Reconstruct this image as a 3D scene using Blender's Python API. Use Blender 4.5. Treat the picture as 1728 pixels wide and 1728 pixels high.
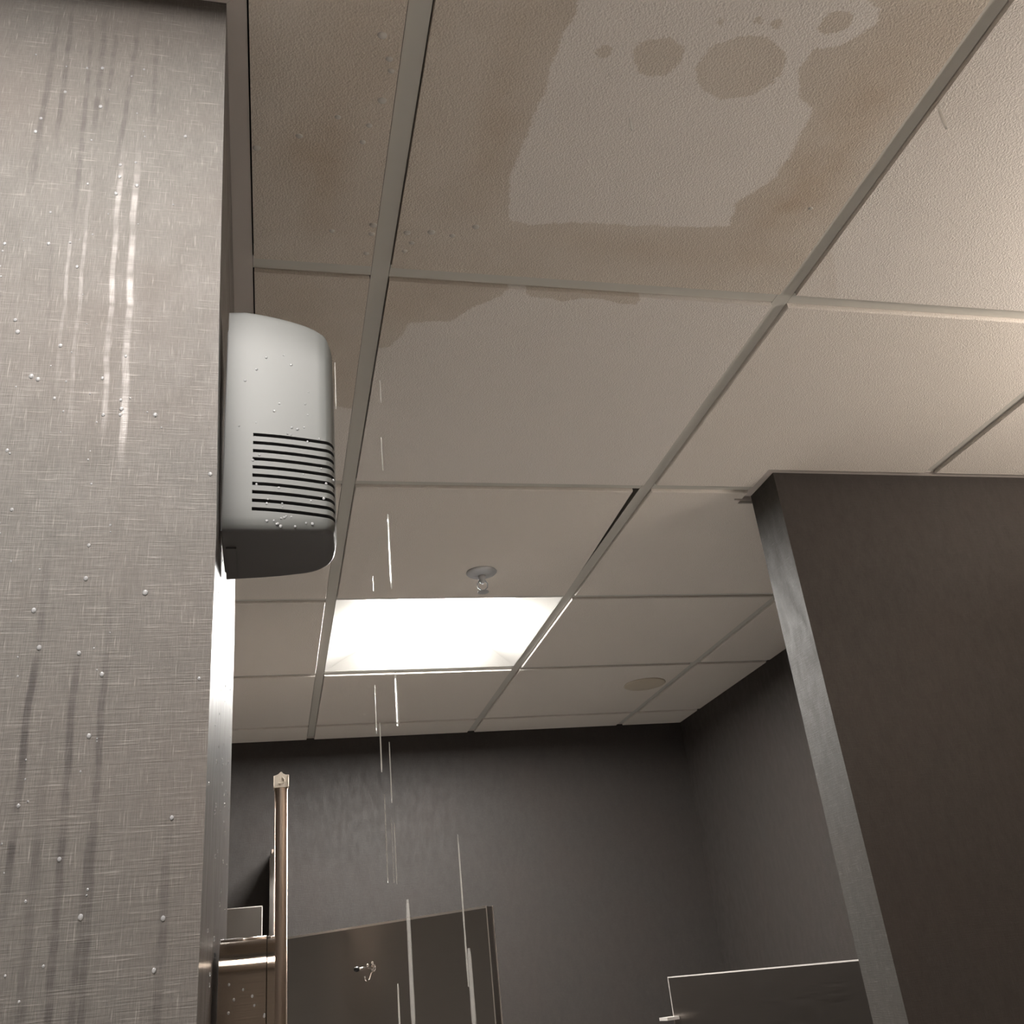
import bpy, bmesh, math, random
from mathutils import Matrix, Vector, noise
random.seed(7)
scn = bpy.context.scene
for o in list(bpy.data.objects): bpy.data.objects.remove(o)
C = scn.collection

# ------------------------------------------------------------------ camera, world, exposure
cam_d = bpy.data.cameras.new('camera'); cam = bpy.data.objects.new('camera', cam_d); C.objects.link(cam)
cam_d.sensor_width = 36.0; cam_d.lens = 34.0275; cam_d.clip_start = 0.02
R_ = ((0.97106, 0.23867, -0.00876), (-0.21741, 0.86821, -0.44604), (-0.09885, 0.43503, 0.89497))   # right, forward, up
m = Matrix(((R_[0][0], R_[0][2], -R_[0][1], 0.4711), (R_[1][0], R_[1][2], -R_[1][1], -0.4321),
            (R_[2][0], R_[2][2], -R_[2][1], 1.5593), (0, 0, 0, 1)))
cam.matrix_world = m
scn.camera = cam
w = bpy.data.worlds.new('world'); scn.world = w; w.use_nodes = True
w.node_tree.nodes['Background'].inputs[0].default_value = (0.5, 0.48, 0.45, 1)
w.node_tree.nodes['Background'].inputs[1].default_value = 0.01
vs = scn.view_settings; vs.view_transform = 'Standard'; vs.look = 'None'; vs.gamma = 1; vs.use_curve_mapping = False
vs.exposure = 0.0
TROFFER_FAR = 130.0        # lit lens in view
TROFFER_NEAR = 46.0       # lit lens above and behind the camera
VANITY = 770.0             # frosted shades of the vanity light on the right

H = 2.45; T = 0.6096; FL = 0.012
# ------------------------------------------------------------------ helpers
def obj(name, bm, mat, parent=None, smooth=False):
    me = bpy.data.meshes.new(name); bm.normal_update(); bm.to_mesh(me); bm.free()
    if mat: me.materials.append(mat)
    if smooth:
        for p in me.polygons: p.use_smooth = True
    o = bpy.data.objects.new(name, me); C.objects.link(o)
    if parent: o.parent = parent; o.matrix_parent_inverse = Matrix.Identity(4)
    return o
def thing(name, label, cat, loc=(0, 0, 0), rotz=0, group=None):
    o = bpy.data.objects.new(name, None); C.objects.link(o); o.location = loc; o.rotation_euler = (0, 0, rotz)
    o.empty_display_size = .05
    tag(o, label, cat, group); return o
def tag(o, label, cat, group=None):
    o['label'] = label; o['category'] = cat
    if group: o['group'] = group
    return o
def struct(name, bm, mat, label=None):
    o = obj(name, bm, mat); o['kind'] = 'structure'
    if label: o['label'] = label
    return o
def B(bm, x0, x1, y0, y1, z0, z1, bevel=0, seg=2):
    v = [bm.verts.new(p) for p in ((x0, y0, z0), (x1, y0, z0), (x1, y1, z0), (x0, y1, z0), (x0, y0, z1), (x1, y0, z1), (x1, y1, z1), (x0, y1, z1))]
    fs = [bm.faces.new([v[i] for i in f]) for f in ((3, 2, 1, 0), (4, 5, 6, 7), (0, 1, 5, 4), (1, 2, 6, 5), (2, 3, 7, 6), (3, 0, 4, 7))]
    if bevel:
        es = set(e for f in fs for e in f.edges)
        bmesh.ops.bevel(bm, geom=list(es), offset=bevel, segments=seg, affect='EDGES', profile=.5)
    return bm
def box(*a, **k): return B(bmesh.new(), *a, **k)
def prism(poly, z0, z1, bm=None):
    bm = bm or bmesh.new()
    lo = [bm.verts.new((x, y, z0)) for x, y in poly]; hi = [bm.verts.new((x, y, z1)) for x, y in poly]
    bm.faces.new(lo[::-1]); bm.faces.new(hi)
    n = len(poly)
    for i in range(n): bm.faces.new((lo[i], lo[(i + 1) % n], hi[(i + 1) % n], hi[i]))
    bmesh.ops.recalc_face_normals(bm, faces=bm.faces); return bm
def lathe(prof, seg=32, bm=None, org=(0, 0, 0)):
    bm = bm or bmesh.new(); rings = []
    for r, z in prof:
        rings.append([bm.verts.new((org[0] + max(r, 1e-5) * math.cos(2 * math.pi * i / seg), org[1] + max(r, 1e-5) * math.sin(2 * math.pi * i / seg), org[2] + z)) for i in range(seg)])
    for a, b in zip(rings, rings[1:]):
        for i in range(seg): bm.faces.new((a[i], a[(i + 1) % seg], b[(i + 1) % seg], b[i]))
    bm.faces.new(rings[0][::-1]); bm.faces.new(rings[-1])
    bmesh.ops.recalc_face_normals(bm, faces=bm.faces); return bm
def tube(pts, r, seg=10, bm=None):
    bm = bm or bmesh.new(); pts = [Vector(p) for p in pts]; rs = r if isinstance(r, (list, tuple)) else [r] * len(pts)
    rings = []
    for i, p in enumerate(pts):
        d = (pts[min(i + 1, len(pts) - 1)] - pts[max(i - 1, 0)]).normalized()
        a = d.orthogonal().normalized()
        if rings:
            a = (pa - d * pa.dot(d)).normalized()
        pa = a; b = d.cross(a)
        rings.append([bm.verts.new(p + rs[i] * (a * math.cos(2 * math.pi * k / seg) + b * math.sin(2 * math.pi * k / seg))) for k in range(seg)])
    for A, Bq in zip(rings, rings[1:]):
        for k in range(seg): bm.faces.new((A[k], A[(k + 1) % seg], Bq[(k + 1) % seg], Bq[k]))
    bm.faces.new(rings[0][::-1]); bm.faces.new(rings[-1])
    bmesh.ops.recalc_face_normals(bm, faces=bm.faces); return bm

# ------------------------------------------------------------------ materials
class NT:
    def __init__(s, name):
        s.m = bpy.data.materials.new(name); s.m.use_nodes = True; s.t = s.m.node_tree; s.b = s.t.nodes['Principled BSDF']
    def n(s, typ, **kw):
        q = s.t.nodes.new(typ)
        for k, v in kw.items(): setattr(q, k, v)
        return q
    def l(s, a, b): s.t.links.new(a, b)
    def val(s, q, i, v):
        if hasattr(v, 'is_linked') or isinstance(v, bpy.types.NodeSocket): s.l(v, q.inputs[i])
        else: q.inputs[i].default_value = v
    def math(s, op, a, b=0.0, c=0.0, clamp=False):
        q = s.n('ShaderNodeMath', operation=op, use_clamp=clamp)
        for i, v in enumerate((a, b, c)): s.val(q, i, v)
        return q.outputs[0]
    def mix(s, f, a, b, mode='MIX'):
        q = s.n('ShaderNodeMix', data_type='RGBA', blend_type=mode)
        s.val(q, 0, f); s.val(q, 6, a); s.val(q, 7, b); return q.outputs[2]
    def pos(s): return s.n('ShaderNodeTexCoord').outputs['Object']
    def map(s, v, sc):
        q = s.n('ShaderNodeMapping'); s.l(v, q.inputs[0]); q.inputs['Scale'].default_value = sc; return q.outputs[0]
    def noise(s, v, scale, detail=2, rough=.5):
        q = s.n('ShaderNodeTexNoise'); s.l(v, q.inputs['Vector']); q.inputs['Scale'].default_value = scale
        q.inputs['Detail'].default_value = detail; q.inputs['Roughness'].default_value = rough; return q.outputs[0]
    def ramp(s, f, lo, hi, a=0.0, b=1.0, smooth=False):
        q = s.n('ShaderNodeMapRange'); q.interpolation_type = 'SMOOTHSTEP' if smooth else 'LINEAR'
        s.val(q, 0, f)
        for i, v in enumerate((lo, hi, a, b)): q.inputs[i + 1].default_value = v
        return q.outputs[0]
    def bump(s, h, strength, dist):
        q = s.n('ShaderNodeBump'); q.inputs['Strength'].default_value = strength; q.inputs['Distance'].default_value = dist
        s.l(h, q.inputs['Height']); s.l(q.outputs[0], s.b.inputs['Normal'])
    def set(s, **kw):
        for k, v in kw.items(): s.b.inputs[k.replace('_', ' ')].default_value = v
def simple(name, col, rough=.5, metal=0, **kw):
    n = NT(name); n.set(Base_Color=(*col, 1), Roughness=rough, Metallic=metal)
    for k, v in kw.items(): n.b.inputs[k.replace('_', ' ')].default_value = v
    return n.m
def emis(name, col, s):
    n = NT(name); n.set(Base_Color=(.8, .8, .8, 1), Emission_Color=(*col, 1), Emission_Strength=s); return n.m

def wallpaper(name, axis, base, light, streaks=(), rough=.42, spec=.6, seamcol=None, wet=0.0):
    """woven linen-look vinyl wallcovering; axis = world axis that runs along the wall"""
    n = NT(name); p = n.pos()
    a, z = (1000, 45)
    vx = (a, a, z); vh = (z * .9, z * .9, a)
    fv = n.noise(n.map(p, vx), 1.0, 2); fh = n.noise(n.map(p, vh), 1.0, 2)
    fv2 = n.noise(n.map(p, (2600, 2600, 90)), 1.0, 1); big = n.noise(p, 5.0, 4, .6)
    mid = n.noise(n.map(p, (60, 60, 25)), 1.0, 3)
    tv = n.ramp(fv, .62, .75); th = n.ramp(fh, .64, .76)
    thr = n.math('ADD', n.math('MULTIPLY', tv, .75), n.math('MULTIPLY', th, .6), clamp=True)
    col = n.mix(n.ramp(fv2, .3, .7), (*[c * .78 for c in base], 1), (*[c * 1.18 for c in base], 1))
    col = n.mix(n.ramp(n.noise(n.map(p, (120, 120, 2600)), 1.0, 1), .35, .7, 0, .35), col, (*[c * 1.5 for c in base], 1))
    col = n.mix(n.ramp(mid, .35, .75, 0, .30), col, (*[c * .72 for c in base], 1))
    col = n.mix(n.ramp(big, .4, .7, 0, .3), col, (base[0] * 1.15, base[1] * 1.0, base[2] * .95, 1))
    col = n.mix(n.math('MULTIPLY', thr, .8), col, (*light, 1))
    rg = n.ramp(mid, .3, .7, rough - .05, rough + .08)
    if streaks:
        sp = n.n('ShaderNodeSeparateXYZ'); n.l(p, sp.inputs[0]); X, Z = sp.outputs[0], sp.outputs[2]
        wob = n.math('MULTIPLY', n.math('SUBTRACT', n.noise(n.map(p, (4, 4, 22)), 1.0, 2), .5), .006)
        Xw = n.math('ADD', X, wob); dark = None; painted_sheen = None
        brk = n.ramp(n.noise(n.map(p, (6, 6, 35)), 1.0, 3, .7), .36, .60, .15, 1)
        for (x0, z0, x1, z1, wd, amt, kind) in streaks:
            k = (x1 - x0) / (z1 - z0)
            cx = n.math('MULTIPLY_ADD', Z, k, x0 - k * z0)
            d = n.math('ABSOLUTE', n.math('SUBTRACT', Xw, cx))
            s = n.ramp(d, wd * .35, wd, amt, 0, smooth=True)
            s = n.math('MULTIPLY', s, n.ramp(Z, z1 - .02, z1 + .03, 0, 1))
            s = n.math('MULTIPLY', s, n.ramp(Z, z0 - .05, z0 + .02, 1, 0))
            s = n.math('MULTIPLY', s, brk)
            if kind == 'd': dark = s if dark is None else n.math('MAXIMUM', dark, s)
            else: painted_sheen = s if painted_sheen is None else n.math('MAXIMUM', painted_sheen, s)
        if dark is not None:
            col = n.mix(dark, col, (base[0] * .38, base[1] * .36, base[2] * .38, 1))
        if painted_sheen is not None:
            col = n.mix(n.math('MULTIPLY', painted_sheen, .55), col, (light[0] * 1.3, light[1] * 1.3, light[2] * 1.35, 1))  # sheen of the wet runs put in as paler colour
            rg = n.mix(painted_sheen, rg, (.2, .2, .2, 1))
    n.l(col, n.b.inputs['Base Color']); n.l(rg, n.b.inputs['Roughness'])
    n.b.inputs['Specular IOR Level'].default_value = spec
    n.b.inputs['Coat Weight'].default_value = wet; n.b.inputs['Coat Roughness'].default_value = .22
    h = n.math('ADD', n.math('MULTIPLY', fv, .6), n.math('MULTIPLY', fh, .5))
    n.bump(h, .55, .0012)
    return n.m

def tile_mat(name, wet=False):
    n = NT(name); p = n.pos()
    base = (.80, .745, .69, 1)
    big = n.noise(p, 3.0, 3)
    col = n.mix(n.ramp(big, .35, .7, 0, .5), base, (.775, .725, .68, 1))
    f = n.noise(p, 380.0, 3, .6)
    if wet:
        at = n.n('ShaderNodeAttribute'); at.attribute_name = 'wet'
        br = n.n('ShaderNodeAttribute'); br.attribute_name = 'brown'
        jit = n.math('MULTIPLY', n.math('SUBTRACT', n.noise(p, 320.0, 2), .5), .010)
        wv = n.ramp(n.math('ADD', at.outputs['Fac'], jit), -.0012, .0018, 0, 1, smooth=True)
        tanA = n.mix(n.ramp(n.noise(p, 9.0, 3), .35, .7), (.64, .575, .505, 1), (.69, .63, .565, 1))
        dry = n.mix(.5, col, (.80, .765, .74, 1))
        col = n.mix(wv, dry, tanA)
        bj = n.math('MULTIPLY', br.outputs['Fac'], n.ramp(n.noise(p, 14.0, 3, .6), .3, .65, .35, 1))
        col = n.mix(n.math('MULTIPLY', bj, 1.0, clamp=True), col, (.52, .415, .31, 1))
    n.l(col, n.b.inputs['Base Color']); n.set(Roughness=.8)
    n.b.inputs['Specular IOR Level'].default_value = .25
    v = n.n('ShaderNodeTexVoronoi'); n.l(p, v.inputs['Vector']); v.inputs['Scale'].default_value = 400.0
    h = n.math('ADD', n.math('MULTIPLY', f, 1.0), n.math('MULTIPLY', v.outputs['Distance'], .5))
    n.bump(h, .6, .0020)
    return n.m

def brushed(name, col, rough=.28, ax=(1, 1, 140)):
    n = NT(name); p = n.pos(); f = n.noise(n.map(p, ax), 8.0, 3)
    n.l(n.ramp(f, .3, .7, rough - .06, rough + .06), n.b.inputs['Roughness'])
    n.set(Base_Color=(*col, 1), Metallic=1.0); n.b.inputs['Anisotropic'].default_value = .6
    n.bump(f, .02, .0003); return n.m

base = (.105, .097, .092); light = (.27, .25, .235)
# stains and runs of water down the near wall, some with sheen painted pale: x0, z0 (top), x1, z1 (bottom), half width, strength, dark/shiny
ST = [(.2738, 2.40, .272, 2.20, .0035, .5, 'd'), (.2846, 2.42, .2863, 2.25, .003, .5, 'd'), (.3137, 2.42, .3148, 2.26, .0035, .5, 'd'),
      (.3027, 2.40, .3091, 2.14, .0028, .45, 'd'), (.3440, 2.42, .336, 2.22, .0028, .45, 'd'), (.2943, 2.14, .300, 2.03, .002, .35, 'd'),
      (.325, 2.41, .322, 2.28, .003, .45, 'd'), (.36, 2.41, .362, 2.27, .003, .35, 'd'),
      (.3199, 1.86, .3185, 1.63, .0032, .75, 'd'), (.3443, 1.80, .350, 1.52, .0032, .6, 'd'), (.3614, 1.84, .3674, 1.52, .003, .55, 'd'),
      (.4086, 1.66, .4067, 1.52, .0036, .6, 'd'), (.3634, 1.70, .3611, 1.54, .003, .5, 'd'), (.332, 1.72, .335, 1.52, .004, .4, 'd'),
      (.3401, 2.235, .3462, 1.97, .0028, .9, 's'), (.353, 2.235, .3609, 1.94, .0034, 1.0, 's'), (.3546, 2.14, .3578, 2.02, .0022, .7, 's'),
      (.318, 2.20, .322, 1.98, .002, .5, 's'), (.3075, 2.16, .311, 2.0, .0018, .5, 's')]
M_wall_near = wallpaper('lit_near_wallcovering', 'x', (.145, .135, .125), (.36, .335, .31), ST, rough=.56, spec=.22)  # same paper as the far walls, paler for the stronger light here
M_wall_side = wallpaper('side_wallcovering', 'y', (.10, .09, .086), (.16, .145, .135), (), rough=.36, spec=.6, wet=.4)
M_wall = wallpaper('shaded_wallcovering', 'x', (.047, .0415, .038), (.074, .066, .061), (), rough=.5, spec=.3)  # same paper as the near wall, darkened to carry the dimmer light
M_wall_end = wallpaper('lit_end_wallcovering', 'y', (.068, .064, .058), (.17, .16, .148), (), rough=.58, spec=.15)  # same paper again, a lighter copy for the lit wall end
M_tile = tile_mat('ceiling_tile_mineral'); M_tile_wet = tile_mat('ceiling_tile_stained', True)
M_tee = simple('painted_grid_steel', (.575, .56, .52), .42)
M_angle = simple('painted_wall_angle', (.58, .53, .50), .45)
M_white = simple('white_enamel', (.82, .80, .76), .4)
M_floor = simple('floor_tile_pale', (.78, .75, .71), .4)
M_fill_bounce = simple('fill_bounce_grey', (.36, .34, .32), .6)  # unseen walls made paler than the wallpaper to bounce fill light
M_dark = simple('deck_dark', (.03, .03, .03), .9)
M_lens = emis('lit_lens', (1.0, .975, .935), TROFFER_FAR)
M_lens2 = emis('lit_lens_near', (1.0, .955, .905), TROFFER_NEAR)
M_shade = emis('lit_shade', (1.0, .88, .76), VANITY)
M_plastic = simple('grey_plastic', (.10, .103, .098), .44)
M_plastic_d = simple('charcoal_plastic', (.075, .072, .072), .5)
M_steel = brushed('bright_steel', (.36, .295, .24), .16)
M_part = brushed('dark_brushed_steel', (.31, .285, .265), .34, (1, 1, 60))
M_edge = simple('polished_edge', (.75, .70, .66), .42, .6)
M_post = brushed('bronze_post', (.50, .41, .34), .34, (1, 1, 1))
M_cap = simple('ivory_cap', (.85, .76, .64), .5)
M_chrome = simple('chrome', (.85, .80, .76), .22, 1)
M_sprk = simple('sprinkler_metal', (.55, .56, .58), .4, .3)
M_rubber = simple('black_rubber', (.012, .012, .012), .4)
M_cover = simple('beige_cover', (.62, .55, .45), .6)
n = NT('water'); n.set(Base_Color=(.97, .98, 1, 1), Roughness=.03, IOR=1.33); n.b.inputs['Transmission Weight'].default_value = .72; M_water = n.m
def stream(name, dens):
    n = NT(name); n.set(Base_Color=(.95, .93, .88, 1), Roughness=.2, IOR=1.33)
    n.b.inputs['Transmission Weight'].default_value = .35; n.b.inputs['Alpha'].default_value = dens
    n.b.inputs['Subsurface Weight'].default_value = 0; return n.m
M_str = {k: stream('falling_water_%d' % int(k * 100), k) for k in (.9, .55, .3)}

# ------------------------------------------------------------------ room shell
def quadwall(name, front, far, zs, xl, mat_f, mat_s):
    """column: front[i]=(x,y), far[i]=(x,y) at height zs[i]; extends left to xl"""
    bm = bmesh.new(); rows = []
    for (fx, fy), (rx, ry), z in zip(front, far, zs):
        rows.append([bm.verts.new(p) for p in ((xl, fy, z), (fx, fy, z), (rx, ry, z), (xl, ry, z))])
    for a, b in zip(rows, rows[1:]):
        for i in range(4):
            f = bm.faces.new((a[i], a[(i + 1) % 4], b[(i + 1) % 4], b[i])); f.material_index = 1 if i == 1 else 0
    bm.faces.new(rows[0][::-1]); bm.faces.new(rows[-1])
    bmesh.ops.recalc_face_normals(bm, faces=bm.faces)
    o = struct(name, bm, mat_f); o.data.materials.append(mat_s); return o
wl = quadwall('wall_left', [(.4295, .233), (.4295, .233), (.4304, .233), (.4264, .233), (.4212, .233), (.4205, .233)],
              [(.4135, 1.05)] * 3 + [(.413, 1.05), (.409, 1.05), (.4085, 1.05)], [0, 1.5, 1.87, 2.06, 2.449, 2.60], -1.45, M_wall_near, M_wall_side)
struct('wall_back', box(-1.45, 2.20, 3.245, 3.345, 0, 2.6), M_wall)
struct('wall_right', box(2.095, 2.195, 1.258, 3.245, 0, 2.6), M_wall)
bm = box(1.472, 2.52, 1.152, 1.258, 0, 2.6)
bm.normal_update()
for f in bm.faces: f.material_index = 1 if f.normal.x < -.9 else 0  # lit end face takes the lighter copy, the front the shaded one
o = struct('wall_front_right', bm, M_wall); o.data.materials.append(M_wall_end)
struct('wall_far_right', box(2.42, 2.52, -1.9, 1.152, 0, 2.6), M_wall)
struct('wall_rear', box(-1.45, 2.52, -2.0, -1.9, 0, 2.6), M_fill_bounce)
bm = box(-1.55, -1.45, -2.0, 3.345, 0, 2.6); struct('wall_far_left', bm, M_fill_bounce)
struct('floor', box(-1.55, 2.62, -2.1, 3.4, -.1, 0), M_floor)

# ------------------------------------------------------------------ ceiling: deck, grid, tiles
ceil = struct('ceiling', box(-1.55, 2.62, -2.1, 3.4, 2.60, 2.66), M_dark)
def tee(name, x0, x1, y0, y1):
    bm = box(x0, x1, y0, y1, H, H + .0016)
    if x1 - x0 < y1 - y0: c = (x0 + x1) / 2; B(bm, c - .001, c + .001, y0, y1, H + .0016, H + .03)
    else: c = (y0 + y1) / 2; B(bm, x0, x1, c - .001, c + .001, H + .0016, H + .03)
    return obj(name, bm, M_tee, ceil)
XR = {-2: (-1.45, 2.42), 5: None}
for i in range(-2, 4):                                   # main tees along the depth
    x = i * T; x0, x1 = x - FL, x + FL
    if i == 0 or i < 0:
        tee('main_tee', x0, x1, -1.88, .232); tee('main_tee', x0, x1, 1.052, 3.243)
    elif i == 3:
        tee('main_tee', x0, x1, -1.88, 1.150); tee('main_tee', x0, x1, 1.260, 3.243)
    else: tee('main_tee', x0, x1, -1.88, 3.243)
CUTX = {}
def col_range(j):
    return 0
for j in range(-3, 6):                                   # cross tees between the mains
    y = j * T
    for i in range(-3, 4):
        a, b = i * T + FL + .0005, (i + 1) * T - FL - .0005
        a = max(a, -1.448); b = min(b, 2.093 if y > 1.258 else 2.418)
        if b - a < .03: continue
        if .233 < y < 1.05:
            if b < .44: continue
            a = max(a, .441)
        tee('cross_tee', a, b, y - FL, y + FL)

ZT0, ZT1 = H - .0065, H + .012
def tile(poly, mat=None, name='ceiling_tile', dz=0):
    bm = prism(poly, ZT0, ZT1)
    es = [e for e in bm.edges if all(abs(v.co.z - ZT0) < 1e-6 for v in e.verts)]
    bmesh.ops.bevel(bm, geom=es, offset=.0016, segments=1, affect='EDGES')
    o = obj(name, bm, mat or M_tile, ceil); return o
G = FL + .0015
def inpoly(x, y, P):
    c = False; n = len(P)
    for i in range(n):
        x1, y1 = P[i]; x2, y2 = P[(i + 1) % n]
        if (y1 > y) != (y2 > y) and x < (x2 - x1) * (y - y1) / (y2 - y1) + x1: c = not c
    return c
def sdpoly(x, y, P):
    d = 9.0; n = len(P)
    for i in range(n):
        x1, y1 = P[i]; x2, y2 = P[(i + 1) % n]; ex, ey = x2 - x1, y2 - y1; L = ex * ex + ey * ey
        t = max(0, min(1, ((x - x1) * ex + (y - y1) * ey) / L)) if L else 0
        d = min(d, math.hypot(x - x1 - t * ex, y - y1 - t * ey))
    return d if inpoly(x, y, P) else -d
def fine_tile(x0, x1, y0, y1, fn, warp=None, step=.0046):
    """tile whose underside is a fine grid carrying the shape of its water stain"""
    nx, ny = max(2, int((x1 - x0) / step)), max(2, int((y1 - y0) / step))
    V = []; F = []; wet = []; br = []
    for b in range(ny + 1):
        for a in range(nx + 1):
            x = x0 + (x1 - x0) * a / nx; y = y0 + (y1 - y0) * b / ny
            s, q = fn(x, y); V.append((x, y, ZT0)); wet.append(s); br.append(q)
    W = nx + 1
    for b in range(ny):
        for a in range(nx): F.append((b * W + a, (b + 1) * W + a, (b + 1) * W + a + 1, b * W + a + 1))
    ring = [a for a in range(W)] + [b * W + nx for b in range(1, ny + 1)] + [ny * W + a for a in range(nx - 1, -1, -1)] + [b * W for b in range(ny - 1, 0, -1)]
    k0 = len(V)
    for r in ring: V.append((V[r][0], V[r][1], ZT1)); wet.append(wet[r]); br.append(br[r])
    nR = len(ring)
    for i in range(nR): F.append((ring[i], ring[(i + 1) % nR], k0 + (i + 1) % nR, k0 + i))
    F.append(tuple(k0 + i for i in range(nR)))
    me = bpy.data.meshes.new('ceiling_tile'); me.from_pydata(V, [], F); me.update()
    for nm, arr in (('wet', wet), ('brown', br)):
        at = me.attributes.new(nm, 'FLOAT', 'POINT'); at.data.foreach_set('value', arr)
    me.materials.append(M_tile_wet)
    o = bpy.data.objects.new('ceiling_tile', me); C.objects.link(o); o.parent = ceil; o['label'] = 'water-stained ceiling tile'
    return o
def nz(x, y, s, seed=0): return noise.noise(Vector((x * s, y * s, seed)))
def gauss(x, y, cx, cy, rx, ry): return math.exp(-(((x - cx) / rx) ** 2 + ((y - cy) / ry) ** 2))
DRY = [(.772, .05), (.7651, .1731), (.7604, .2367), (.756, .3241), (.750, .3923), (.7494, .4361), (.7651, .4864), (.7973, .4947), (.8427, .483), (.9157, .4803),
       (.9897, .4753), (1.0655, .4668), (1.0523, .4262), (1.0883, .3749), (1.0886, .312), (1.0846, .2722), (1.0581, .2544), (1.0346, .221),
       (1.0436, .1927), (1.0755, .1783), (1.096, .1519), (1.0892, .1352), (1.057, .1228), (1.03, .05)]
BL = [(.8715, .2262, .028, .025), (.9700, .2264, .050, .042), (.8108, .2274, .009, .008), (1.0503, .1571, .017, .015), (.9650, .1668, .007, .005),
      (.9850, .168, .007, .004), (.9248, .1755, .005, .004)]
def stainA(x, y):
    s = -sdpoly(x, y, DRY)
    for cx, cy, rx, ry in BL:
        k = math.hypot((x - cx) / rx, (y - cy) / ry); s = max(s, (1 - k) * min(rx, ry))
    s += .004 * nz(x, y, 40) + .003 * nz(x, y, 110, 3)
    b = .75 * gauss(x, y, 1.135, .40, .05, .10) + .6 * gauss(x, y, 1.15, .22, .05, .10) + .5 * gauss(x, y, .715, .33, .03, .14) + .25 * gauss(x, y, 1.0, .52, .2, .03) + .35 * gauss(x, y, 1.11, .44, .03, .03)
    if s < -.003: b *= .12
    return s, b
SB = [(.60, .60), (.6213, .78), (.640, .7747), (.6529, .745), (.6613, .7136), (.69, .708), (.7218, .7053), (.7400, .682), (.7506, .6678), (.7845, .6403), (.80, .60)]
SB2 = [(.8158, .60), (.818, .628), (.8275, .6362), (.8782, .6421), (.905, .636), (.9301, .633), (.96, .640), (.9924, .6395), (.9904, .6204), (.9769, .6)]
def stainB(x, y):
    s = max(sdpoly(x, y, SB), sdpoly(x, y, SB2)) + .003 * nz(x, y, 45) + .002 * nz(x, y, 120, 3)
    return s, .35 * gauss(x, y, .64, .66, .05, .06) * (s > 0)
def stainC(x, y): return (.9365 + (x - .5) * .14 - y) + .004 * nz(x, y, 40) + .002, .15 * gauss(x, y, .5, .75, .1, .2)
def stainD(x, y):
    b = .75 * gauss(x, y, .525, .43, .03, .09) + .35 * gauss(x, y, .555, .27, .04, .07) + .35 * gauss(x, y, .495, .40, .02, .05) + .2 * gauss(x, y, .52, .15, .05, .05)
    return .02, b
ED = [(1.10, -.1), (1.1595, .3662), (1.215, .46), (1.2459, .5031), (1.275, .55), (1.3208, .62), (1.23, .70), (1.1, .7)]
def stainE(x, y):
    s = sdpoly(x, y, ED) + .004 * nz(x, y, 40)
    return -.02, .22 * max(0, min(1, s / .004)) + .10 * gauss(x, y, 1.25, .2, .05, .2)
def none(x, y): return -.02, 0

for i in range(-3, 4):
    for j in range(-4, 6):
        x0, x1, y0, y1 = i * T + G, (i + 1) * T - G, j * T + G, (j + 1) * T - G
        x0 = max(x0, -1.448); y0 = max(y0, -1.898); y1 = min(y1, 3.243)
        rx = 2.418
        if j >= 2: rx = 2.093
        x1 = min(x1, rx)
        if x1 - x0 < .03 or y1 - y0 < .03: continue
        if (i, j) == (1, 3): continue                          # the lit troffer in view
        if (i, j) in ((0, -1),): continue                     # lit troffer behind the camera
        if (i, j) == (1, 0): fine_tile(x0, x1, y0, y1, stainA); continue
        if (i, j) == (1, 1): fine_tile(x0, x1, y0, y1, stainB); continue
        if (i, j) == (2, 0): fine_tile(x0, x1, y0, y1, stainE); continue
        if (i, j) == (0, 0):
            fine_tile(.4425, x1, y0, y1, stainD); tile([(x0, y0), (.440, y0), (.440, .212), (x0, .212)]); continue
        if (i, j) == (0, 1):
            fine_tile(.4425, x1, y0, y1, stainC); tile([(x0, 1.073), (.440, 1.073), (.440, y1), (x0, y1)]); continue
        if (i, j) == (1, 2):                                   # knocked askew: a corner is lifted, leaving a dark gap at the tee
            tile([(x0, y0), (x1 - .0135, y0 + .002), (x1 - .0095, y0 + .17), (x1 - .0035, y0 + .40), (x1, y1), (x0, y1)], name='ceiling_tile')
            continue
        if i < 0 and j == 0: tile([(x0, y0), (x1, y0), (x1, .212), (x0, .212)]); continue
        if i < 0 and j == 1: tile([(x0, 1.073), (x1, 1.073), (x1, y1), (x0, y1)]); continue
        if (i, j) == (2, 1):
            tile([(x0, y0), (x1, y0), (x1, 1.131), (1.4515, 1.131), (1.4515, y1), (x0, y1)]); continue
        if (i, j) == (3, 1): tile([(x0, y0), (x1, y0), (x1, 1.131), (x0, 1.131)]); continue
        if (i, j) == (2, 2):
            tile([(x0, y0), (1.4515, y0), (1.4515, 1.2815), (x1, 1.2815), (x1, y1), (x0, y1)]); continue
        if (i, j) == (3, 2): tile([(x0, 1.2815), (x1, 1.2815), (x1, y1), (x0, y1)]); continue
        tile([(x0, y0), (x1, y0), (x1, y1), (x0, y1)])

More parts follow.
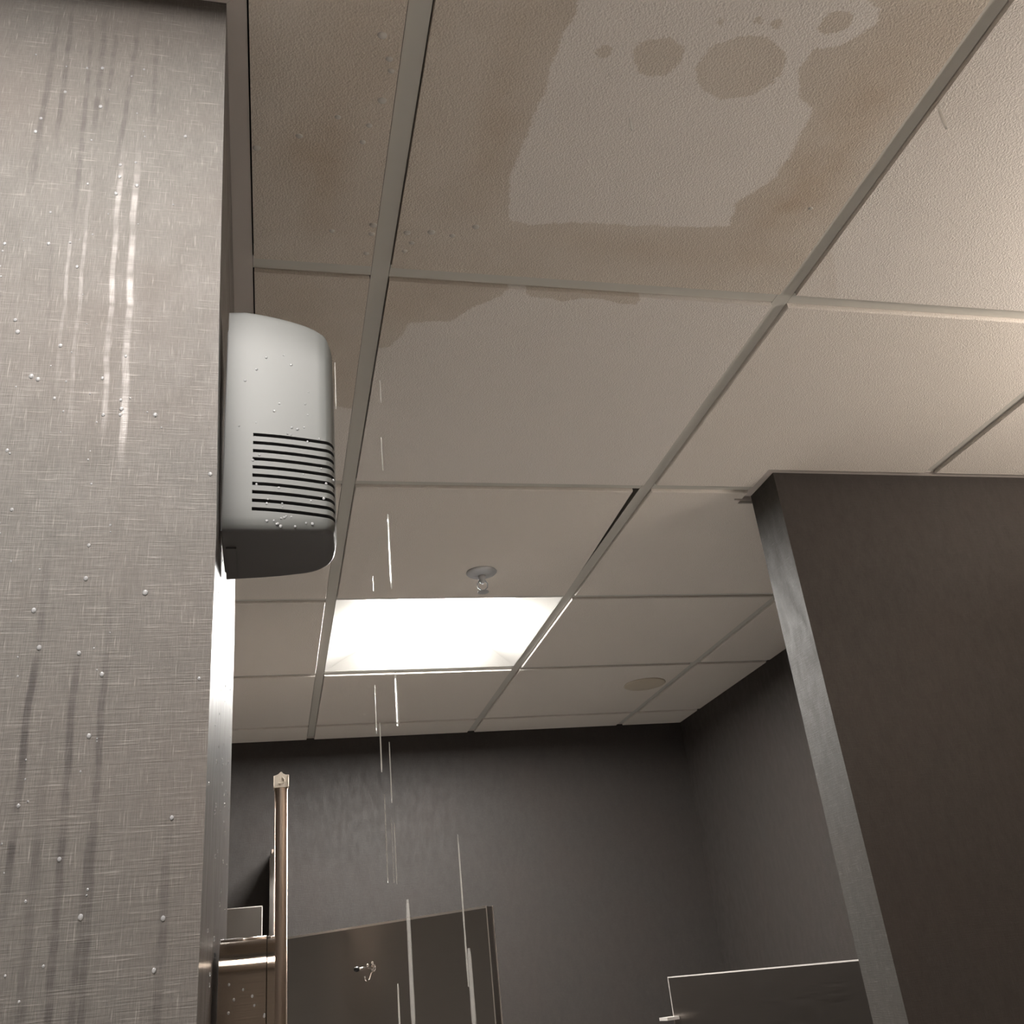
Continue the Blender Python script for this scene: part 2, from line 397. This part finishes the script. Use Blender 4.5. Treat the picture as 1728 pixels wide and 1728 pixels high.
# wall angles
def angle(name, boxes):
    bm = bmesh.new()
    for b in boxes: B(bm, *b)
    return struct(name, bm, M_angle)
zA = (H - .0008, H + .0009)
bm = prism([(.4212, .233), (.4405, .2125), (.4405, 1.0715), (.409, 1.0515)], *zA)
prism([(-1.44, .2125), (.4405, .2125), (.4212, .2325), (-1.44, .2325)], zA[0], zA[1], bm); prism([(-1.44, 1.0515), (.409, 1.0515), (.4405, 1.0715), (-1.44, 1.0715)], zA[0], zA[1], bm)
struct('trim_1', bm, M_angle)
bm = prism([(1.4715, 1.1515), (1.4525, 1.1325), (2.418, 1.1325), (2.418, 1.1515)], *zA)
prism([(1.4525, 1.1325), (1.4715, 1.1515), (1.4715, 1.2585), (1.4525, 1.2585)], zA[0], zA[1], bm)
prism([(1.4325, 1.2585), (2.09, 1.2585), (2.09, 1.2785), (1.4325, 1.2625)], zA[0] - .001, zA[1], bm)
B(bm, 1.4325, 1.47, 1.2585, 1.2600, H - .010, H - .001)
struct('trim_2', bm, M_angle)
angle('trim_3', [(-1.445, 2.09, 3.224, 3.2445, *zA), (2.074, 2.0945, 1.27, 3.224, *zA)])

# ------------------------------------------------------------------ troffers
def troffer(label, i, j, lens, d=.035):
    t = thing('ceiling_light', label, 'ceiling light', (i * T + T / 2, j * T + T / 2, H))
    a = T / 2 - G + .0005
    b = a - .100
    bm = bmesh.new()
    o4 = [bm.verts.new((sx * a, sy * a, .0005)) for sx, sy in ((-1, -1), (1, -1), (1, 1), (-1, 1))]
    i4 = [bm.verts.new((sx * b, sy * b, d)) for sx, sy in ((-1, -1), (1, -1), (1, 1), (-1, 1))]
    top = [bm.verts.new((sx * a, sy * a, d + .02)) for sx, sy in ((-1, -1), (1, -1), (1, 1), (-1, 1))]
    for k in range(4):
        bm.faces.new((o4[k], o4[(k + 1) % 4], i4[(k + 1) % 4], i4[k])); bm.faces.new((o4[k], top[k], top[(k + 1) % 4], o4[(k + 1) % 4]))
    bm.faces.new(top)
    obj('frame', bm, M_white, t)
    obj('diffuser', box(-b, b, -b, b, d - .004, d + .001), lens, t)
    return t
troffer('lit square ceiling light panel, glowing white, past the sprinkler head', 1, 3, M_lens)
troffer('lit square ceiling light panel above and behind the camera', 0, -1, M_lens2, .010)

# ------------------------------------------------------------------ sprinkler and cover plate
t = thing('fire_sprinkler', 'small grey pendent fire sprinkler under the tile in front of the lit panel', 'sprinkler', (.953, 1.654, ZT0))
obj('escutcheon', lathe([(.006, 0.0), (.036, 0), (.037, -.0015), (.034, -.005), (.022, -.008), (.010, -.010), (.008, -.0105)], 40), M_sprk, t, True)
obj('nozzle', lathe([(.009, -.009), (.009, -.018), (.0065, -.022), (.0065, -.026), (.0035, -.030)], 16), M_sprk, t, True)
bm = tube([(.0065, 0, -.022), (.012, 0, -.030), (.011, 0, -.040), (.002, 0, -.048)], .0016, 8); tube([(-.0065, 0, -.022), (-.012, 0, -.030), (-.011, 0, -.040), (-.002, 0, -.048)], .0016, 8, bm)
obj('frame_arm', bm, M_sprk, t, True)
bm = lathe([(.003, -.046), (.004, -.050), (.0135, -.0505), (.0135, -.052), (.003, -.052)], 24)
obj('deflector', bm, M_sprk, t)
tag(obj('cover_plate', lathe([(.060, .0), (.072, 0), (.073, -.002), (.069, -.0045), (.02, -.006), (.001, -.006)], 48), M_cover, None, True),
    'flat round beige cover plate on the far right ceiling', 'cover plate').location = (1.728, 2.657, ZT0)

# ------------------------------------------------------------------ air freshener dispenser on the side of the left wall
Y0, Y1 = .279, .383; XB = .4315
t = thing('air_freshener_dispenser', 'grey plastic wall air freshener dispenser with horizontal vent slots, wet with drops', 'dispenser', (XB, (Y0 + Y1) / 2, 1.896))
O = Vector(t.location)
# rounded plan outline (seen from below) and side profile
def top_z(x):   # falls towards the front
    pts = [(.4315, 2.1095), (.4450, 2.1108), (.4560, 2.1095), (.4735, 2.1062), (.489, 2.102), (.4993, 2.0982), (.508, 2.0935), (.514, 2.088), (.5175, 2.081), (.5225, 2.070)]
    if x <= pts[0][0]: return pts[0][1]
    for (a, za), (b, zb) in zip(pts, pts[1:]):
        if x <= b: return za + (zb - za) * (x - a) / (b - a)
    return pts[-1][1]
plan = [(XB, Y0)]
def arc(cx, cy, rx, ry, a0, a1, n): return [(cx + rx * math.cos(math.radians(a0 + (a1 - a0) * k / n)), cy + ry * math.sin(math.radians(a0 + (a1 - a0) * k / n))) for k in range(n + 1)]
for k in range(1, 12): plan.append((XB + (.5125 - XB) * k / 12, Y0 + .0))
plan += arc(.5125, Y0 + .012, .0075, .012, -90, 0, 6)
plan += [(.5215, Y0 + .03), (.5228, Y0 + .042)]
plan += arc(.492, .338, .0305, .032, 0, 78, 8)
plan += [(.480, .3745), (.462, .378), (.445, .380), (XB, .382)]
cx_, cy_ = .470, .33
def ringpts(s, zf, sh=0):
    out = []
    for (x, y) in plan:
        xx = XB + (x - XB) * s if x > XB else XB
        yy = cy_ + (y - cy_) * s
        out.append(Vector((xx, yy, zf(xx) if callable(zf) else zf)) - O)
    return out
bm = bmesh.new(); rings = []
zl = 1.897
levels = [(.90, zl), (.945, zl + .0006), (.975, zl + .0025), (.993, zl + .006), (1.0, zl + .012)] + [(1.0, zl + .012 + (2.06 - zl - .012) * k / 10) for k in range(1, 11)]
for s, z in levels: rings.append([bm.verts.new(p) for p in ringpts(s, z)])
rings.append([bm.verts.new(p) for p in ringpts(1.0, lambda x: top_z(x) - .004)])
rings.append([bm.verts.new(p) for p in ringpts(.985, lambda x: top_z(x) - .001)])
rings.append([bm.verts.new(p) for p in ringpts(.93, lambda x: top_z(x))])
for a, b in zip(rings, rings[1:]):
    for i in range(len(a)): bm.faces.new((a[i], a[(i + 1) % len(a)], b[(i + 1) % len(a)], b[i]))
bm.faces.new(rings[0][::-1]); bm.faces.new(rings[-1])
bmesh.ops.recalc_face_normals(bm, faces=bm.faces)
cover = obj('cover', bm, M_plastic, t, True)
cover.data.materials.append(M_plastic_d)
for p_ in cover.data.polygons:
    if p_.center.z + O.z < zl + .0035: p_.material_index = 1
# vent slots cut through the near side of the cover
cut = bmesh.new()
for k in range(10):
    pts = []
    for q in range(9):
        u = q / 8; x = .4538 + (.5195 - .4538) * u
        z = (1.9850 - k * (1.9850 - 1.9165) / 9) - .0062 * u ** 1.6 - .0012 * u
        pts.append((x, z))
    hh = .0015
    lo = []; hi = []
    for x, z in pts:
        lo.append((cut.verts.new((x, Y0 - .004, z - hh)), cut.verts.new((x, Y0 + .011, z - hh))))
        hi.append((cut.verts.new((x, Y0 - .004, z + hh)), cut.verts.new((x, Y0 + .011, z + hh))))
    for q in range(8):
        cut.faces.new((lo[q][0], lo[q + 1][0], hi[q + 1][0], hi[q][0])); cut.faces.new((lo[q][1], hi[q][1], hi[q + 1][1], lo[q + 1][1]))
        cut.faces.new((lo[q][0], lo[q][1], lo[q + 1][1], lo[q + 1][0])); cut.faces.new((hi[q][0], hi[q + 1][0], hi[q + 1][1], hi[q][1]))
    cut.faces.new((lo[0][0], hi[0][0], hi[0][1], lo[0][1])); cut.faces.new((lo[8][0], lo[8][1], hi[8][1], hi[8][0]))
bmesh.ops.recalc_face_normals(cut, faces=cut.faces)
cutter = obj('vent_cutter', cut, M_plastic_d); cutter.location = (0, 0, 0)
md = cover.modifiers.new('b', 'BOOLEAN'); md.operation = 'DIFFERENCE'; md.object = cutter; md.solver = 'EXACT'
bpy.context.view_layer.update(); dg = bpy.context.evaluated_depsgraph_get()
newme = bpy.data.meshes.new_from_object(cover.evaluated_get(dg)); cover.modifiers.clear(); cover.data = newme
bpy.data.objects.remove(cutter)
cover.data.name = 'cover'
try: cover.data.set_sharp_from_angle(angle=math.radians(38))
except Exception: pass
bm = bmesh.new(); B(bm, XB - .0015 - O.x, XB + .004 - O.x, .292 - O.y, .376 - O.y, zl + .006 - O.z, 2.098 - O.z)
obj('back_plate', bm, M_plastic_d, t)
bm = bmesh.new(); B(bm, .4335 - O.x, .4415 - O.x, .310 - O.y, .368 - O.y, zl - .0015 - O.z, zl + .002 - O.z)
o = obj('latch_tab', bm, M_plastic_d, t)

# ------------------------------------------------------------------ stainless dispenser below it
t = thing('steel_dispenser', 'polished stainless steel wall dispenser with rounded top, low on the left wall', 'dispenser', (.428, .5, 1.30))
def sheet_profile(y0, y1, zt, zb, r, x0, x1, bmx=None):
    pts = [(y0, zb)] + [(y0 + r - r * math.cos(math.radians(a)), zt - r + r * math.sin(math.radians(a))) for a in range(0, 91, 9)] + [(y1, zt), (y1, zb)]
    bmx = bmx or bmesh.new()
    A_ = [bmx.verts.new((x0, y, z)) for y, z in pts]; B_ = [bmx.verts.new((x1, y, z)) for y, z in pts]
    bmx.faces.new(A_); bmx.faces.new(B_[::-1])
    for k in range(len(pts)): bmx.faces.new((A_[k], A_[(k + 1) % len(pts)], B_[(k + 1) % len(pts)], B_[k]))
    bmesh.ops.recalc_face_normals(bmx, faces=bmx.faces); return bmx
body = obj('body', sheet_profile(0, .20, .3162, 0, .030, 0.001, .0400), M_steel, t)
fr = obj('front_door', sheet_profile(-.0008, .201, .3158, 0, .030, .0408, .0472), M_steel, t)
for q in (body, fr):
    for p in q.data.polygons: p.use_smooth = True
    try: q.data.set_sharp_from_angle(angle=math.radians(30))
    except Exception: pass
bm = tube([(.001, .0285, .3168), (.0400, .0285, .3168)], .0013, 8); tube([(.0410, .0285, .3162), (.0470, .0285, .3162)], .0013, 8, bm)
obj('rolled_edge', bm, M_chrome, t, True)
obj('seam', box(.004, .038, -.0012, .0, .214, .2158), M_steel, t)

# ------------------------------------------------------------------ toilet partitions
t = thing('partition_post', 'tall narrow bronze-toned partition post topped by a pale peaked end cap', 'partition post', (.4935, 2.05, 0))
PW = .0158
bm = bmesh.new()
B(bm, -PW + .0035, PW - .0035, 0, .03, 0, 2.043); obj('channel', bm, M_post, t)
bm = bmesh.new()
for a in range(0, 9):
    pass
prof = [(-PW + .0035 + (2 * PW - .007) * k / 8, -.0045 * math.sin(math.pi * k / 8)) for k in range(9)]
bm = bmesh.new(); lo = [bm.verts.new((x, y, 0)) for x, y in prof]; hi = [bm.verts.new((x, y, 2.043)) for x, y in prof]
for k in range(8): bm.faces.new((lo[k], lo[k + 1], hi[k + 1], hi[k]))
bmesh.ops.recalc_face_normals(bm, faces=bm.faces)
obj('curved_face', bm, M_post, t, True)
for s in (-1, 1):
    obj('edge_bead', tube([(s * (PW - .0018), -.001, 0), (s * (PW - .0018), -.001, 2.043)], .0017, 8), M_post, t, True)
bm = bmesh.new()
capp = [(-.0180, 0), (.0180, 0), (.0180, .0285), (.0168, .0295), (.010, .0300), (.005, .0325), (.0018, .0362), (0, .0372), (-.0018, .0362), (-.006, .0322), (-.011, .0297), (-.0168, .0280), (-.018, .0270)]
A_ = [bm.verts.new((x, -.008, z + 2.042)) for x, z in capp]; B_ = [bm.verts.new((x, .030, z + 2.042)) for x, z in capp]
bm.faces.new(A_); bm.faces.new(B_[::-1])
for k in range(len(capp)): bm.faces.new((A_[k], A_[(k + 1) % len(capp)], B_[(k + 1) % len(capp)], B_[k]))
bmesh.ops.recalc_face_normals(bm, faces=bm.faces)
cap = obj('end_cap', bm, M_cap, t); cap['label'] = 'ivory peaked end cap'
bm = tube([(-.0175, -.0082, 2.0435), (-.0175, -.0082, 2.0695)], .0007, 6); tube([(.0172, -.0082, 2.0435), (.0172, -.0082, 2.0705)], .0009, 6, bm)
tube([(-.006, -.0082, 2.0515), (.006, -.0082, 2.0515), (.0085, -.0082, 2.056), (.008, -.0082, 2.061), (.003, -.0082, 2.0655)], .0007, 6, bm)
obj('raised_rim', bm, M_cap, cap)
# headrail running back from the post to the far wall
t = thing('headrail', 'metal headrail running from the partition post back to the far wall', 'headrail', (.4935, 2.081, 2.044))
obj('rail', box(-.0135, .0135, 0, 1.155, -.060, .012, bevel=.003), M_post, t)
obj('wall_bracket', box(-.020, .018, 1.156, 1.163, -.066, .018), M_post, t)
# narrow pilaster on the far wall under the rail
t = thing('wall_pilaster', 'narrow metal pilaster on the far wall, a sliver just left of the bronze-toned post', 'partition', (.474, 3.18, 0))
obj('panel', box(-.006, .006, -.06, .055, .30, 2.029), M_part, t)
obj('wall_channel', box(-.0075, .0075, .035, .063, .30, 2.031), M_edge, t)
obj('shoe', box(-.005, .005, -.055, .055, 0, .30), M_edge, t)
# stall door, ajar
dx, dy = .93 - .4875, 1.7965 - 2.2770; L = math.hypot(dx, dy); ang = math.atan2(dy, dx)
t = thing('stall_door', 'dark brushed steel toilet stall door standing ajar, with a coat hook', 'stall door', (.4875, 2.2770, .30), ang)
obj('door_leaf', box(0.002, L - .003, .0, .024, 0, 1.4135), M_part, t)
bm = box(0.002, L - .003, -.0016, .0012, 1.4105, 1.4152); B(bm, L - .0035, L - .002, -.0010, .0012, 0, 1.4150); B(bm, L - .003, L - .0015, .022, .0248, 0, 1.415)
obj('edge_trim', bm, M_edge, t)
# hook : base found on the leaf, rod sticks out towards the camera (-y local)
hx, hz = .318, 1.321
hk = obj('coat_hook', lathe([(.009, 0), (.009, .0015), (.007, .003), (.004, .004)], 20), M_chrome, t, True)
hk.rotation_euler = (math.radians(90), 0, 0); hk.location = (hx, -.0005, hz)
for nm, pts, r in (('hook_rod', [(0, 0, 0), (0, .001, .03), (0, .000, .052)], .0026), ('lower_prong', [(0, -.006, .0), (0, -.012, .008), (0, -.024, .014), (0, -.028, .021), (0, -.023, .028), (0, -.016, .030)], .0021)):
    obj(nm, tube(pts, r, 10), M_chrome, hk, True)
bp = obj('bumper', lathe([(.003, .050), (.0055, .052), (.006, .057), (.0045, .061), (.0015, .063)], 16), M_rubber, hk, True); bp['label'] = 'black rubber bumper'
bm = lathe([(.002, .0), (.0045, .001), (.0045, .004), (.002, .006)], 12, org=(.004, .010, .004)); lathe([(.002, .0), (.0035, .001), (.0035, .004), (.002, .006)], 12, bm, org=(-.004, .006, .012))
obj('screw_head', bm, M_chrome, hk, True)
# pilaster with a bright edge at the left
t = thing('pilaster', 'short dark stall pilaster with a bright thin edge between the left wall and the post', 'partition', (.30, 2.6, .0))
obj('panel', box(-.10, .1472, 0, .022, .30, 1.8225), M_part, t)
bm = box(-.10, .1490, -.0008, .001, 1.8218, 1.8240); B(bm, .1470, .1493, -.0008, .022, .30, 1.8240); obj('edge_trim', bm, M_edge, t)
obj('shoe', box(-.09, .137, .002, .020, 0, .30), M_edge, t)
# urinal screen at the right
ux0, uy0, ux1, uy1 = 1.5505, 2.40, 1.757, 1.305; L2 = math.hypot(ux1 - ux0, uy1 - uy0); a2 = math.atan2(uy1 - uy0, ux1 - ux0)
t = thing('partition_screen', 'low dark brushed steel partition screen with a bright top edge behind the right wall end', 'partition', (ux0, uy0, 0), a2)
obj('panel', box(.0, L2, .0, .022, .30, 1.528), M_part, t)
bm = box(0, L2, -.001, .0235, 1.5272, 1.5300); B(bm, -.0012, .0008, -.001, .0225, .30, 1.530); obj('edge_trim', bm, M_edge, t)
obj('floor_post', box(.01, .045, .002, .020, 0, .30), M_edge, t)
obj('bracket', box(-.012, .03, -.040, -.0015, 1.425, 1.4325), M_edge, t)

# ------------------------------------------------------------------ vanity light on the right wall (outside the picture, it lights the ceiling)
t = thing('vanity_light', 'wall uplight with three metal cups on the far right wall', 'wall light', (2.418, .05, 1.98))
obj('back_plate', box(-.02, 0, -.30, .30, -.05, .05, bevel=.004), M_chrome, t)
for k in (-1, 0, 1):
    obj('arm', tube([(-.02, k * .2, 0), (-.07, k * .2, 0), (-.095, k * .2, .01)], .008, 10), M_chrome, t, True)
    bm = lathe([(.012, 0), (.034, .012), (.050, .05), (.054, .078), (.052, .078), (.047, .070), (.010, .069)], 28)
    sh = obj('cup', bm, M_chrome, t, True); sh.location = (-.095, k * .2, .008)
    bl = obj('bulb', lathe([(.002, .0700), (.038, .0702), (.038, .0715), (.020, .0745), (.002, .0755)], 24), M_shade, sh)

# ------------------------------------------------------------------ falling water
DR = [(.6005, .6, 2.2621, 2.2282, .0008, .55), (.6012, .62, 2.1899, 2.1456, .0007, .9), (.6021, .625, 2.1608, 2.1439, .0007, .9),
      (.596, .55, 2.0469, 1.9568, .0013, .55), (.5927, .7, 2.0346, 2.0122, .0007, .3), (.6002, .8, 1.9231, 1.8596, .0008, .9),
      (.5894, .5, 1.8465, 1.793, .0018, .3), (.5993, .75, 1.8611, 1.8007, .0009, .9), (.6157, .8, 1.8482, 1.7727, .0008, .55),
      (.6123, .85, 1.793, 1.6851, .0008, .55), (.6141, .8, 1.7564, 1.6796, .0007, .3), (.6198, .82, 1.7522, 1.6799, .0007, .55),
      (.6587, .6, 1.7022, 1.5598, .0009, .55), (.5714, .35, 1.6231, 1.535, .0017, .3), (.5903, .6, 1.5691, 1.5287, .0009, .9),
      (.6247, .4, 1.5872, 1.5285, .0019, .3), (.8625, .30, 2.4331, 2.4124, .0011, .9), (1.225, .235, 2.4285, 2.3960, .0020, .55), (.5302, .4, 2.1454, 2.0897, .0006, .55)]
NM = ['short faint falling water thread high against the stained tile', 'bright slanting water thread beside the dispenser vents', 'short water thread touching the bright slanting one',
      'falling water thread just above the lit panel', 'faintest short water thread above the panel left edge', 'leftmost bright water thread below the lit panel',
      'faint wide water streak under the lit panel', 'bright water thread crossing the top of the far wall', 'thin water thread against the dark upper far wall',
      'left one of three long thin water threads at mid far wall', 'middle faint one of three water threads at mid far wall', 'right one of three thin water threads at mid far wall',
      'long slanting water thread crossing the top edge of the stall door', 'widest pale green-grey water streak crossing the stall door', 'bright short water thread at the bottom right of the coat hook',
      'blurry faint water streak near the stall door right edge', 'tiny bright falling drop under the pale dry ceiling patch', 'falling drop streak below the upper right ceiling tile',
      'thin water thread at the right edge of the grey dispenser']
for (x, y, z0, z1, r, dn), lb in zip(DR, NM):
    n_ = 8; h = z0 - z1
    pts = []; rs = []
    for k in range(n_ + 1):
        u = k / n_; pts.append((0, 0, h * (1 - u))); rs.append(r * (1.0 if 0 < k < n_ else .6) * (.88 + .15 * u))
    o = obj('falling_water', tube(pts, rs, 8), M_str[dn], None, True); o.location = (x, y, z1)
    tag(o, lb, 'water', 'water falling from the ceiling')

# water beads
def bead(name):
    bm = bmesh.new(); bmesh.ops.create_icosphere(bm, subdivisions=2, radius=1.0)
    o = bpy.data.meshes.new(name); bm.to_mesh(o); bm.free(); o.materials.append(M_water)
    for p in o.polygons: p.use_smooth = True
    return o
BM = bead('water_bead')
n = NT('water_on_tile'); n.set(Base_Color=(.86, .83, .78, 1), Roughness=.06, IOR=1.33); n.b.inputs['Transmission Weight'].default_value = .3
BM2 = BM.copy(); BM2.materials[0] = n.m
def drop(loc, s, label, group, part=None):
    o = bpy.data.objects.new('water_drop', BM2 if 'stained tiles' in group else BM); C.objects.link(o); o.location = loc; o.scale = s
    tag(o, label, 'water drop', group)
WD = [(.2879, 2.3052), (.3032, 2.338), (.316, 2.3402), (.3513, 2.3446), (.2718, 2.2699), (.2598, 2.1287), (.2899, 2.1651), (.2919, 2.1318), (.3076, 2.1346), (.3152, 2.1101), (.3381, 2.1921), (.3518, 2.2287), (.3396, 2.2243), (.3401, 2.2106), (.3579, 2.0251), (.3578, 1.9715), (.3583, 1.9768), (.2929, 2.003), (.3103, 2.0323), (.2761, 2.0542), (.3545, 2.2022), (.3155, 2.1995), (.279, 2.0432), (.3428, 2.0039), (.3108, 1.9843), (.3573, 1.9847), (.3458, 1.971), (.2977, 2.0006), (.345, 1.8634), (.3452, 1.8382), (.3207, 1.7888), (.3455, 1.7844), (.361, 1.7692), (.4228, 1.7643), (.3196, 1.6868), (.3461, 1.6535), (.3611, 1.6195), (.4079, 1.6149), (.4044, 1.5865), (.4245, 1.922), (.3565, 1.7283), (.4099, 1.6738), (.3827, 1.9724), (.3146, 1.8152), (.2924, 1.8908), (.3387, 2.1909), (.3912, 2.2653), (.3184, 2.2914), (.2692, 2.2539), (.2838, 1.9385), (.3845, 1.8272)]
for (x, z) in WD:
    s = random.uniform(.0011, .0019)
    drop((x, .2330, z), (s, s * .55, s * 1.25), 'small clear water bead clinging to the linen face of the left wall', 'water beads on the left wall face')
for k in range(70):                                     # smaller ones
    x = random.uniform(.25, .40); z = random.uniform(1.56, 2.36)
    if random.random() < .5: x = random.choice([.345, .357, .310, .292, .322, .36]) + random.gauss(0, .004)
    s = random.uniform(.0005, .0009)
    drop((x, .2330, z), (s, s * .6, s * 1.2), 'small clear water bead clinging to the linen face of the left wall', 'water beads on the left wall face')
for k in range(60):                                     # wet edge of the left wall below the dispenser
    y = random.uniform(.25, .95); z = 1.70 + .32 * random.random() * random.random() ** .5
    if random.random() < .4: z = random.uniform(1.58, 1.95)
    xx = .4300 - (y - .233) * .0205
    s = random.uniform(.0009, .0020)
    drop((xx, y, z), (s * .6, s, s * 1.2), 'small water bead on the wet side of the left wall', 'water beads on the left wall side')
CD = [(.6666, .5216), (.6946, .5251), (.7225, .5054), (.6366, .5611), (.644, .5442), (.6355, .5261), (.5867, .5711), (.591, .517), (.5903, .5334), (.5363, .3519), (.5717, .359), (.4951, .3843), (.448, .4077), (.5828, .3229), (.5665, .3838), (.5849, .269), (.5883, .2833), (.5747, .2418), (.5397, .5335), (1.162, .421)]
for (x, y) in CD:
    s = random.uniform(.0028, .0044)
    drop((x, y, ZT0), (s * 1.2, s, s * .55), 'water drop hanging from the stained tiles near the left main tee', 'water drops hanging from the stained tiles')
for k in range(46):                                     # on the dispenser
    if random.random() < .75: x = random.uniform(.453, .519); z = random.uniform(1.903, 1.993) if random.random() < .8 else random.uniform(1.9, 1.91)
    else: x = random.uniform(.44, .50); z = random.uniform(1.99, 2.07)
    if x > .512: yy = Y0 + .012 - .012 * math.sqrt(max(0, 1 - ((x - .5125) / .0075) ** 2))
    else: yy = Y0
    s = random.uniform(.0007, .0013)
    drop((x, yy, z), (s, s * .6, s * 1.1), 'tiny water bead on the near side of the grey dispenser', 'water beads on the air freshener dispenser')
for k in range(10):
    y = .4995; x = random.uniform(.433, .474); z = random.uniform(1.545, 1.605)
    s = random.uniform(.0008, .0013)
    drop((x, y + (0.0 if z < 1.586 else .004), z), (s, s * .6, s * 1.2), 'water bead on the polished steel dispenser', 'water beads on the steel dispenser')
